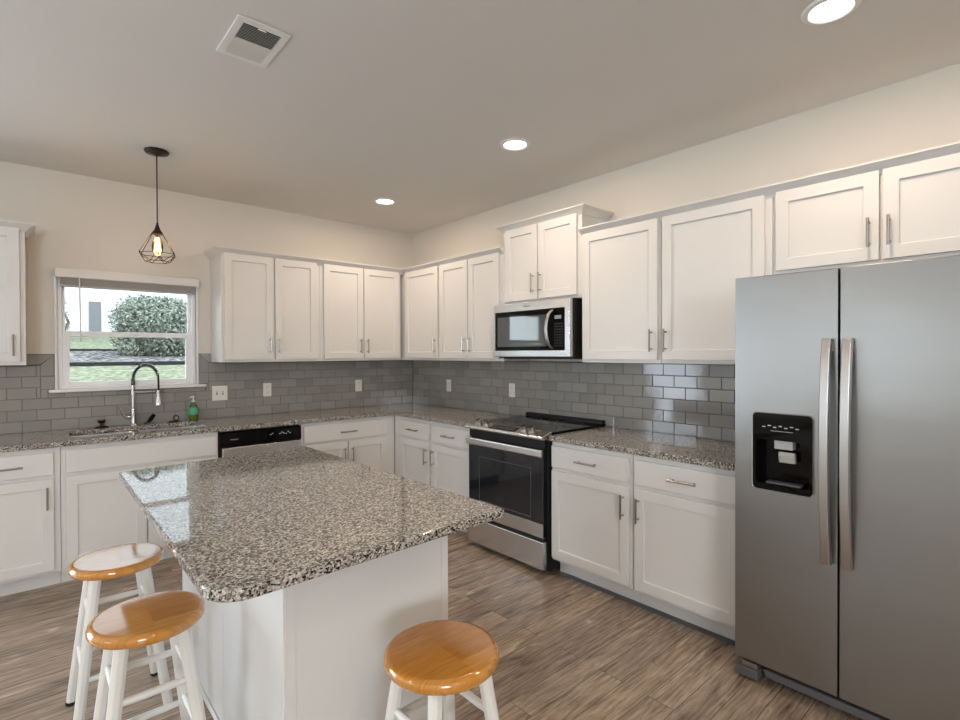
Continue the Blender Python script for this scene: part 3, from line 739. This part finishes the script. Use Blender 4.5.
m = MB(); hole = (.082, .302, .850, 1.168)
disp_recess(m, hole, .004, .388, .088, 1.753, -FD, -.722, .060)
ld = m.build('freezer_door', 'steel', fr, bevel=.004, seg=3)
rd = MB().box(.394, W-.004, -FD, -.722, .088, 1.753).build('fridge_door', 'steel', fr, bevel=.004, seg=3)
# dispenser
dz = MB()
def rrect(x0, x1, z0, z1, r, n=6):
    P_ = []
    for (cx, cz, a0) in ((x1-r, z0+r, -PI/2), (x1-r, z1-r, 0), (x0+r, z1-r, PI/2), (x0+r, z0+r, PI)):
        for k in range(n+1): a = a0+PI/2*k/n; P_.append((cx+r*math.cos(a), cz+r*math.sin(a)))
    return P_
O_ = rrect(.079, .305, .847, 1.171, .018); I_ = rrect(.092, .292, .872, 1.060, .012); n = len(O_)
# frame ring whose lower part opens into the recess
V_ = [(x, -FD-.004, z) for x, z in O_]+[(x, -FD-.0003, z) for x, z in O_]+[(x, -FD-.004, z) for x, z in I_]+[(x, -FD+.056, z) for x, z in I_]
F_ = [tuple(range(3*n, 4*n))]
for i in range(n):
    j = (i+1) % n; F_ += [(i, j, n+j, n+i), (i, j, 2*n+j, 2*n+i), (2*n+i, 2*n+j, 3*n+j, 3*n+i)]
dp = dz.poly(V_, F_).build('dispenser', 'blackgloss', ld, angle=30)
m = MB().tube([(x, -FD-.0035, z) for x, z in rrect(.0775, .3065, .8455, 1.1725, .019)], .0022, 6, closed=True); m.build('dispenser_trim', 'chrome', ld)
greyp = plain('dispenser_grey', (.42, .42, .41), .35)
MB().box(.158, .228, -FD+.012, -FD+.0555, 1.022, 1.064).build('spout', greyp, dp, bevel=.003)
m = MB().prism([(-FD+.020, .966), (-FD+.010, 1.000), (-FD+.016, 1.012), (-FD+.030, 1.010), (-FD+.036, .966)], .174, .236, 'x'); m.build('paddle', greyp, dp, bevel=.003)
MB().box(.128, .26, -FD+.004, -FD+.050, .8735, .882).build('drip_tray', 'darkgrey', dp, bevel=.002)
m = MB()
for k in range(7): m.box(.118+k*.021, .130+k*.021, -FD-.0048, -FD-.0041, 1.112+(.006 if k % 2 else 0), 1.116+(.006 if k % 2 else 0))
m.box(.150, .235, -FD-.0048, -FD-.0041, 1.098, 1.0995); m.build('markings', 'whitemark', dp)
def fhandle(parent, x):
    # bowed flat bar
    m = MB(); rings = []; z0, z1 = .603, 1.480; K = 14
    for k in range(K+1):
        u = k/K; z = z0+(z1-z0)*u; bow = 1-(2*u-1)**2; y = -FD-.022-.040*bow**.8
        dx = 0
        rings.append([m.bm.verts.new(q) for q in ((x-.017+dx, y+.014, z), (x+.017+dx, y+.014, z), (x+.015+dx, y-.010, z), (x-.015+dx, y-.010, z))])
    for A, B in zip(rings, rings[1:]):
        for j in range(4): m.bm.faces.new((A[j], A[(j+1) % 4], B[(j+1) % 4], B[j]))
    m.bm.faces.new(rings[0]); m.bm.faces.new(rings[-1])
    m.box(x-.012, x+.012, -FD-.020, -FD+.0, z0+.004, z0+.05); m.box(x-.012, x+.012, -FD-.020, -FD+.0, z1-.05, z1-.004)
    return m.build('handle', 'steelhandle', parent, bevel=.003, angle=50)
fhandle(ld, .357); fhandle(rd, .424)
MB().box(.010, W-.010, -.745, -.40, .022, .046).build('base_grille', 'darkgrey', fr, bevel=.003)
m = MB(); m.box(.115, W-.1, -.772, -.748, .028, .060); m.build('grille_front', 'darkgrey', fr, bevel=.004)
m = MB(); m.box(.006, .098, -.800, -.70, .012, .052); m.build('hinge_cover', 'darkgrey', fr, bevel=.004)
m = MB(); m.box(.030, .095, -.795, -.74, .054, .078); m.build('hinge_bracket', 'steel', fr, bevel=.003)
for a in (.10, W-.10):
    for b_ in (-.66, -.12): MB().tube([(a, b_, 0), (a, b_, .046)], .022, 14).build('foot', 'blackplastic', fr)

# ------------------------------------------------------------------ island
IT = .914; IB = .886
isl = thing('kitchen_island', 'white panelled kitchen island base under the big granite slab', 'island', (-2.30, -2.55, 0))
def il(x, y, z): return (x+2.30, y+2.55, z)
ix0, ix1, iy0, iy1 = -2.602, -2.005, -3.200, -1.915
def ibox(m, a, b_, c_, d, e, f_): return m.box(a+2.30, b_+2.30, c_+2.55, d+2.55, e, f_)
m = MB(); ibox(m, ix0+.006, ix1-.006, iy0+.006, iy1-.0, .0, .8855); m.build('body', 'cab', isl)
m = MB(); ibox(m, ix0, ix0+.0055, iy1-.002, -2.5915, .0, .8855); m.build('side_panel', 'cab', isl, bevel=.001)
m = MB(); ibox(m, ix0, ix0+.0055, -2.5945, iy0+.0, .0, .8855); m.build('side_panel', 'cab', isl, bevel=.001)
m = MB(); ibox(m, ix0+.0056, ix0+.036, iy0-.004, iy0+.0055, .0, .8855); ibox(m, ix1-.026, ix1, iy0-.004, iy0+.0055, 0, .8855); ibox(m, ix0+.036, ix1-.026, iy0+.001, iy0+.0058, 0, .8855)
m.build('end_panel', 'cab', isl, bevel=.001)
m = MB(); ibox(m, ix0-.012, ix0-.0003, iy0-.0, iy1, 0, .022); ibox(m, ix0-.012, ix1, iy0-.016, iy0-.0043, 0, .022)
m.build('shoe_moulding', 'cab', isl, bevel=.007, seg=3)
(MB())
# island doors on the working side (towards the range)
for (a, b_) in ((-3.17, -2.56), (-2.54, -1.94)):
    d = MB(); yb = 0
    fr2 = .057; X = ix1+.0002
    A = [(a, .12), (b_, .12), (b_, .70), (a, .70)]; B2 = [(a+fr2, .12+fr2), (b_-fr2, .12+fr2), (b_-fr2, .70-fr2), (a+fr2, .70-fr2)]
    V_ = [il(X, y, z) for y, z in A]+[il(X+.02, y, z) for y, z in A]+[il(X+.02, y, z) for y, z in B2]+[il(X+.011, y, z) for y, z in B2]
    F_ = [(0, 1, 2, 3), (12, 13, 14, 15)]
    for i in range(4):
        j = (i+1) % 4; F_ += [(i, j, 4+j, 4+i), (4+i, 4+j, 8+j, 8+i), (8+i, 8+j, 12+j, 12+i)]
    d.poly(V_, F_).build('door', 'cab', isl, bevel=.0015)
    m = MB(); ibox(m, X, X+.02, a, b_, .72, .85); m.build('drawer', 'cab', isl, bevel=.002)
def corner_round(P_, R_):
    out = []; n = len(P_)
    for i, p in enumerate(P_):
        p = Vector(p); a = (Vector(P_[i-1])-p).normalized(); b_ = (Vector(P_[(i+1) % n])-p).normalized(); r = R_[i]
        ang = a.angle(b_); t_ = r/math.tan(ang/2); c_ = p+(a+b_).normalized()*(r/math.sin(ang/2)); s0 = p+a*t_; s1 = p+b_*t_
        v0, v1 = s0-c_, s1-c_
        for k in range(9):
            u = k/8; v = (v0*(1-u)+v1*u); v = v.normalized()*r; out.append(tuple(c_+v))
    return out
P_ = corner_round([(-2.862, -3.503), (-1.963, -3.462), (-1.983, -1.865), (-2.851, -1.957)], [.085, .014, .012, .012])
o = MB().prism(P_, IB, IT).build('island_countertop', 'granite', bevel=.0045, seg=3, angle=30)
tag(o, 'large speckled granite slab with rounded corners on the island', 'countertop')

# ------------------------------------------------------------------ stools
st0 = thing('bar_stool', 'round oak-topped white stool farthest from the camera, at the far left of the island', 'stool', (-2.878, -2.150, 0), 0, 'white stools with honey oak seats round the island')
SH, SR = .612, .160
MB().lathe([(0, 0), (SR-.014, 0), (SR-.005, .004), (SR-.0005, .012), (SR, .020), (SR-.0025, .029), (SR-.008, .0345), (SR-.014, .0366), (SR-.019, .037), (0, .037)], (0, 0, SH-.037), 64).build('seat', 'oak', st0, angle=50)
_wn = st0.children[0].modifiers.new('weighted_normal', 'WEIGHTED_NORMAL'); _wn.weight = 90
for sx in (-1, 1):
    for sy in (-1, 1):
        a = (sx*.080, sy*.080, SH-.038); b_ = (sx*.147, sy*.147, .012)
        lg = MB().tube([b_, tuple(b_[i]+(a[i]-b_[i])*.5 for i in range(3)), a], [.0175, .0195, .0205], 8, phase=PI/8).build('leg', 'stoolwhite', st0, angle=25, bevel=.002)
        MB().lathe([(0, 0), (.017, 0), (.019, .004), (.018, .013), (0, .013)], (sx*.1478, sy*.1478, 0), 16).build('foot_glide', 'blackplastic', lg)
def lp(z): return .080+(.147-.080)*(SH-.038-z)/(SH-.05)
for z in (.408, .21):
    for sy in (-1, 1): q = lp(z); MB().tube([(-q, sy*q, z), (-q*.5, sy*q, z), (q*.5, sy*q, z), (q, sy*q, z)], [.009, .0115, .0115, .009], 12).build('rung', 'stoolwhite', st0)
for z in (.435, .24):
    for sx in (-1, 1): q = lp(z); MB().tube([(sx*q, -q, z), (sx*q, -q*.5, z), (sx*q, q*.5, z), (sx*q, q, z)], [.009, .0115, .0115, .009], 12).build('rung', 'stoolwhite', st0)
dup(st0, (-2.866, -2.766, 0), 0, 'middle round oak-topped white stool, at the near left of the island')
dup(st0, (-2.290, -3.543, 0), 0, 'nearest round oak-topped white stool, in front of the island end panel')

# ------------------------------------------------------------------ switches & outlets
def outlet(wall, s, z, kind, label, wd=.072, ht=.118):
    loc, rz = place(wall, s); o = thing('wall_outlet' if kind == 'outlet' else 'light_switch', label, 'outlet' if kind == 'outlet' else 'switch', (loc[0], loc[1], z), rz)
    y0 = -.0086
    pl = MB().box(-wd/2, wd/2, y0-.006, y0, -ht/2, ht/2).build('plate', 'plate', o, bevel=.003, seg=2)
    if kind == 'outlet':
        for dz_ in (-.024, .024):
            f_ = MB().prism([(x, z_+dz_) for x, z_ in rrect(-.016, .016, -.014, .014, .009)], y0-.0078, y0-.0061, 'y').build('socket', 'plate', o)
            m = MB(); m.box(-.008, -.006, y0-.0084, y0-.0079, dz_-.001, dz_+.008); m.box(.005, .007, y0-.0084, y0-.0079, dz_-.001, dz_+.008); m.box(-.002, .002, y0-.0084, y0-.0079, dz_-.010, dz_-.006); m.build('slots', 'slot', f_)
    else:
        for dx in (-.023, .023):
            MB().box(dx-.005, dx+.005, y0-.0075, y0-.0061, -.013, .013).build('toggle_slot', 'slot', o)
            MB().box(dx-.0035, dx+.0035, y0-.018, y0-.0076, -.002, .010).build('toggle', 'plate', o, bevel=.001)
outlet('back', -1.936, 1.103, 'switch', 'double white toggle switch plate beside the sink window', .119, .122)
outlet('back', -1.548, 1.112, 'outlet', 'white outlet on the tiles above the dishwasher')
outlet('back', -.655, 1.110, 'outlet', 'white outlet on the window wall tiles near the corner')
outlet('right', .651, 1.110, 'outlet', 'white outlet on the right wall tiles near the corner')
outlet('right', 1.536, 1.109, 'outlet', 'white outlet on the right wall tiles left of the range')

# ------------------------------------------------------------------ ceiling lamps, pendant, vent
def recessed(x, y, label, watts=CEIL_W):
    o = thing('recessed_light', label, 'ceiling light', (x, y, H), 0, 'recessed ceiling lights')
    MB().lathe([(.068, -.004), (.074, -.010), (.090, -.008), (.096, -.002), (.096, -.0003), (.068, -.0003)], n=48).build('trim_ring', 'lampwhite', o)
    MB().lathe([(0, -.0055), (.050, -.0050), (.0675, -.0035), (.0675, -.001), (0, -.001)], n=48).build('lens', 'glow', o)
    d = bpy.data.lights.new('recessed_lamp', 'AREA'); d.shape = 'DISK'; d.size = .12; d.energy = watts; d.color = (1, .78, .57); d.spread = PI
    l = bpy.data.objects.new('recessed_lamp', d); C.objects.link(l); l.parent = o; l.location = (0, 0, -.012)
    return o
recessed(-.857, -.872, 'small-looking recessed ceiling light nearest the far corner')
recessed(-.870, -2.431, 'middle recessed ceiling light in front of the microwave')
recessed(-.867, -4.095, 'large-looking recessed ceiling light above the fridge front')
for (x, y, lb) in ((-2.82, -5.53, 'recessed ceiling light behind the camera'), (-2.9, -6.9, 'recessed ceiling light at the back of the room'), (-5.2, -6.9, 'recessed ceiling light in the rear left of the room'), (-5.2, -3.0, 'recessed ceiling light over the left of the room')): recessed(x, y, lb, REAR_W)

pn = thing('pendant_lamp', 'black cage pendant with a glowing bulb hanging over the sink', 'pendant lamp', (-2.517, -.868, H))
MB().lathe([(0, -.0005), (.068, -.0005), (.070, -.006), (.064, -.016), (.030, -.024), (.010, -.030), (0, -.030)], n=36).build('canopy', 'bronze', pn)
MB().tube([(0, 0, -.028), (0, 0, -.462)], .0038, 8).build('cord', 'bronze', pn)
MB().lathe([(0, -.455), (.006, -.455), (.008, -.470), (.017, -.498), (.030, -.520), (.031, -.530), (.027, -.530), (0, -.524)], n=28).build('socket_cap', 'bronze', pn)
m = MB(); K = 6
top = [Vector((.031*math.cos(2*PI*k/K+.3), .031*math.sin(2*PI*k/K+.3), -.522)) for k in range(K)]
mid = [Vector((.110*math.cos(2*PI*k/K+.3), .110*math.sin(2*PI*k/K+.3), -.655)) for k in range(K)]
bot = [Vector((.068*math.cos(2*PI*(k+.5)/K+.3), .068*math.sin(2*PI*(k+.5)/K+.3), -.703)) for k in range(K)]
for k in range(K):
    for a, b_ in ((top[k], mid[k]), (mid[k], mid[(k+1) % K]), (mid[k], bot[k]), (mid[(k+1) % K], bot[k]), (bot[k], bot[(k+1) % K]), (top[k], top[(k+1) % K])):
        m.tube([a, b_], .0022, 6)
m.build('wire_cage', 'bronze', pn)
bb = MB().lathe([(0, -.530), (.013, -.531), (.014, -.548), (.027, -.578), (.032, -.608), (.028, -.638), (.012, -.660), (0, -.663)], n=24).build('bulb', 'bulbglass', pn)
m = MB()
for k in range(6):
    a = 2*PI*k/6; b_ = a+.45
    m.tube([(.005*math.cos(a), .005*math.sin(a), -.550), (.018*math.cos(b_), .018*math.sin(b_), -.642)], .0032, 6)
m.build('filament', 'filament', bb)
d = bpy.data.lights.new('pendant_bulb', 'POINT'); d.energy = PEND_W; d.color = (1, .72, .42); d.shadow_soft_size = .02
l = bpy.data.objects.new('pendant_bulb', d); C.objects.link(l); l.parent = pn; l.location = (0, 0, -.60)

vt = thing('ceiling_vent', 'white louvred air register in the ceiling', 'vent', (-2.433, -2.452, H))
m = MB(); hx, hy, t_ = .102, .155, .034
m.box(-hx, hx, -hy, -hy+t_, -.006, -.0003); m.box(-hx, hx, hy-t_, hy, -.006, -.0003); m.box(-hx, -hx+.030, -hy+t_, hy-t_, -.006, -.0003); m.box(hx-.030, hx, -hy+t_, hy-t_, -.006, -.0003); m.box(-hx+.030, hx-.030, -.005, .005, -.006, -.0003)
m.build('frame', 'lampwhite', vt, bevel=.002)
MB().box(-hx+.026, hx-.026, -hy+t_-.004, hy-t_+.004, -.0012, -.0004).build('duct_opening', 'slot', vt)
m = MB()
for k in range(11):
    yy = .012+k*.0103; m.poly([(-.072, yy, -.001), (.072, yy, -.001), (.072, yy+.0085, -.0085), (-.072, yy+.0085, -.0085), (-.072, yy+.001, -.001), (.072, yy+.001, -.001), (.072, yy+.0095, -.0085), (-.072, yy+.0095, -.0085)], [(0, 1, 2, 3), (4, 5, 6, 7), (0, 1, 5, 4), (3, 2, 6, 7), (0, 3, 7, 4), (1, 2, 6, 5)])
for k in range(11):
    yy = -.116+k*.0103; m.poly([(-.072, yy+.0085, -.001), (.072, yy+.0085, -.001), (.072, yy, -.0085), (-.072, yy, -.0085), (-.072, yy+.0095, -.001), (.072, yy+.0095, -.001), (.072, yy+.001, -.0085), (-.072, yy+.001, -.0085)], [(0, 1, 2, 3), (4, 5, 6, 7), (0, 1, 5, 4), (3, 2, 6, 7), (0, 3, 7, 4), (1, 2, 6, 5)])
m.build('louvres', 'lampwhite', vt, smooth=False)
MB().box(-.018, .012, -.1215, -.1195, -.012, -.0062).build('damper_lever', 'lampwhite', vt)

# ------------------------------------------------------------------ outside the sink window
def gz(y): return .92+.0875*y
def ground(name, y0, y1, mat, dz_=0, x0=-14, x1=22):
    m = MB(); n = 6
    for k in range(n):
        a = y0+(y1-y0)*k/n; b_ = y0+(y1-y0)*(k+1)/n
        m.poly([(x0, a, gz(a)+dz_), (x1, a, gz(a)+dz_), (x1, b_, gz(b_)+dz_), (x0, b_, gz(b_)+dz_), (x0, a, gz(a)+dz_-.1), (x1, a, gz(a)+dz_-.1), (x1, b_, gz(b_)+dz_-.1), (x0, b_, gz(b_)+dz_-.1)],
               [(0, 1, 2, 3), (4, 5, 6, 7), (0, 1, 5, 4), (2, 3, 7, 6), (0, 3, 7, 4), (1, 2, 6, 5)])
    return m.build(name, mat, smooth=False)
struct(ground('lawn', .4, 34, 'grass'))
struct(ground('garden_edging', 4.04, 4.10, 'edging', .05)); struct(ground('garden_edging', 6.2, 6.27, 'edging', .06))
g = ground('gravel_bed', 4.1, 6.2, 'gravel', .03); struct(g)
def bush(cx, cy, rx, ry, rz_, label, nleaf):
    o = thing('garden_bush', label, 'bush', (cx, cy, gz(cy)))
    m = MB(); lobes = [(random.uniform(-.35, .35)*rx, random.uniform(-.35, .35)*ry, rz_*random.uniform(.75, 1.25), random.uniform(.6, .85)) for _ in range(9)]+[(0, 0, rz_, .95), (-.42*rx, -.2*ry, rz_*.5, .62), (.1*rx, -.35*ry, rz_*.45, .6), (.5*rx, -.2*ry, rz_*.5, .6)]
    for i in range(nleaf):
        lx_, ly_, lz_, s_ = random.choice(lobes)
        d = Vector((random.gauss(0, 1), random.gauss(0, 1), random.gauss(0, 1))).normalized(); q = random.uniform(.72, 1.02)*s_
        p = Vector((lx_+d.x*rx*q, ly_+d.y*ry*q, max(.02, lz_*.92+d.z*rz_*q)))
        a = Vector((random.gauss(0, 1), random.gauss(0, 1), random.gauss(0, 1))).normalized(); b_ = a.cross(d+Vector((.01, 0, 0))).normalized()
        L = random.uniform(.018, .034); wd = L*.5
        m.face([p-a*L, p+b_*wd, p+a*L, p-b_*wd])
    m.build('foliage', 'leaf', o, smooth=False)
    m = MB()
    for k in range(5): aa = k*1.25; m.tube([(.05*math.cos(aa), .05*math.sin(aa), -.05), (.2*math.cos(aa), .2*math.sin(aa), rz_*.6), (.45*rx*math.cos(aa), .45*ry*math.sin(aa), rz_*1.1)], [.04, .03, .012], 7)
    m.build('stems', 'bark', o)
bush(-1.42, 5.5, .70, .60, .57, 'round green bush on the slope outside the sink window', 26000)
bush(-2.66, 9.4, .22, .2, .62, 'thin pale shrub at the left, outside the window', 900)
hs = thing('neighbour_house', 'white house wall with one window, far outside the sink window', 'house', (-3.2, 11.2, gz(11.2)))
MB().box(-4.2, 9, 0, 5, -.3, 5.6).build('house_wall', 'housewall', hs)
m = MB(); m.prism([(-4.6, 5.6), (9.4, 5.6), (2.4, 8.6)], -.3, 5.3, 'y'); m.build('roof', 'darkgrey', hs)
hw = MB().box(1.22, 1.46, -.05, -.005, .10, .84); hw.build('window', 'houseglass', hs)
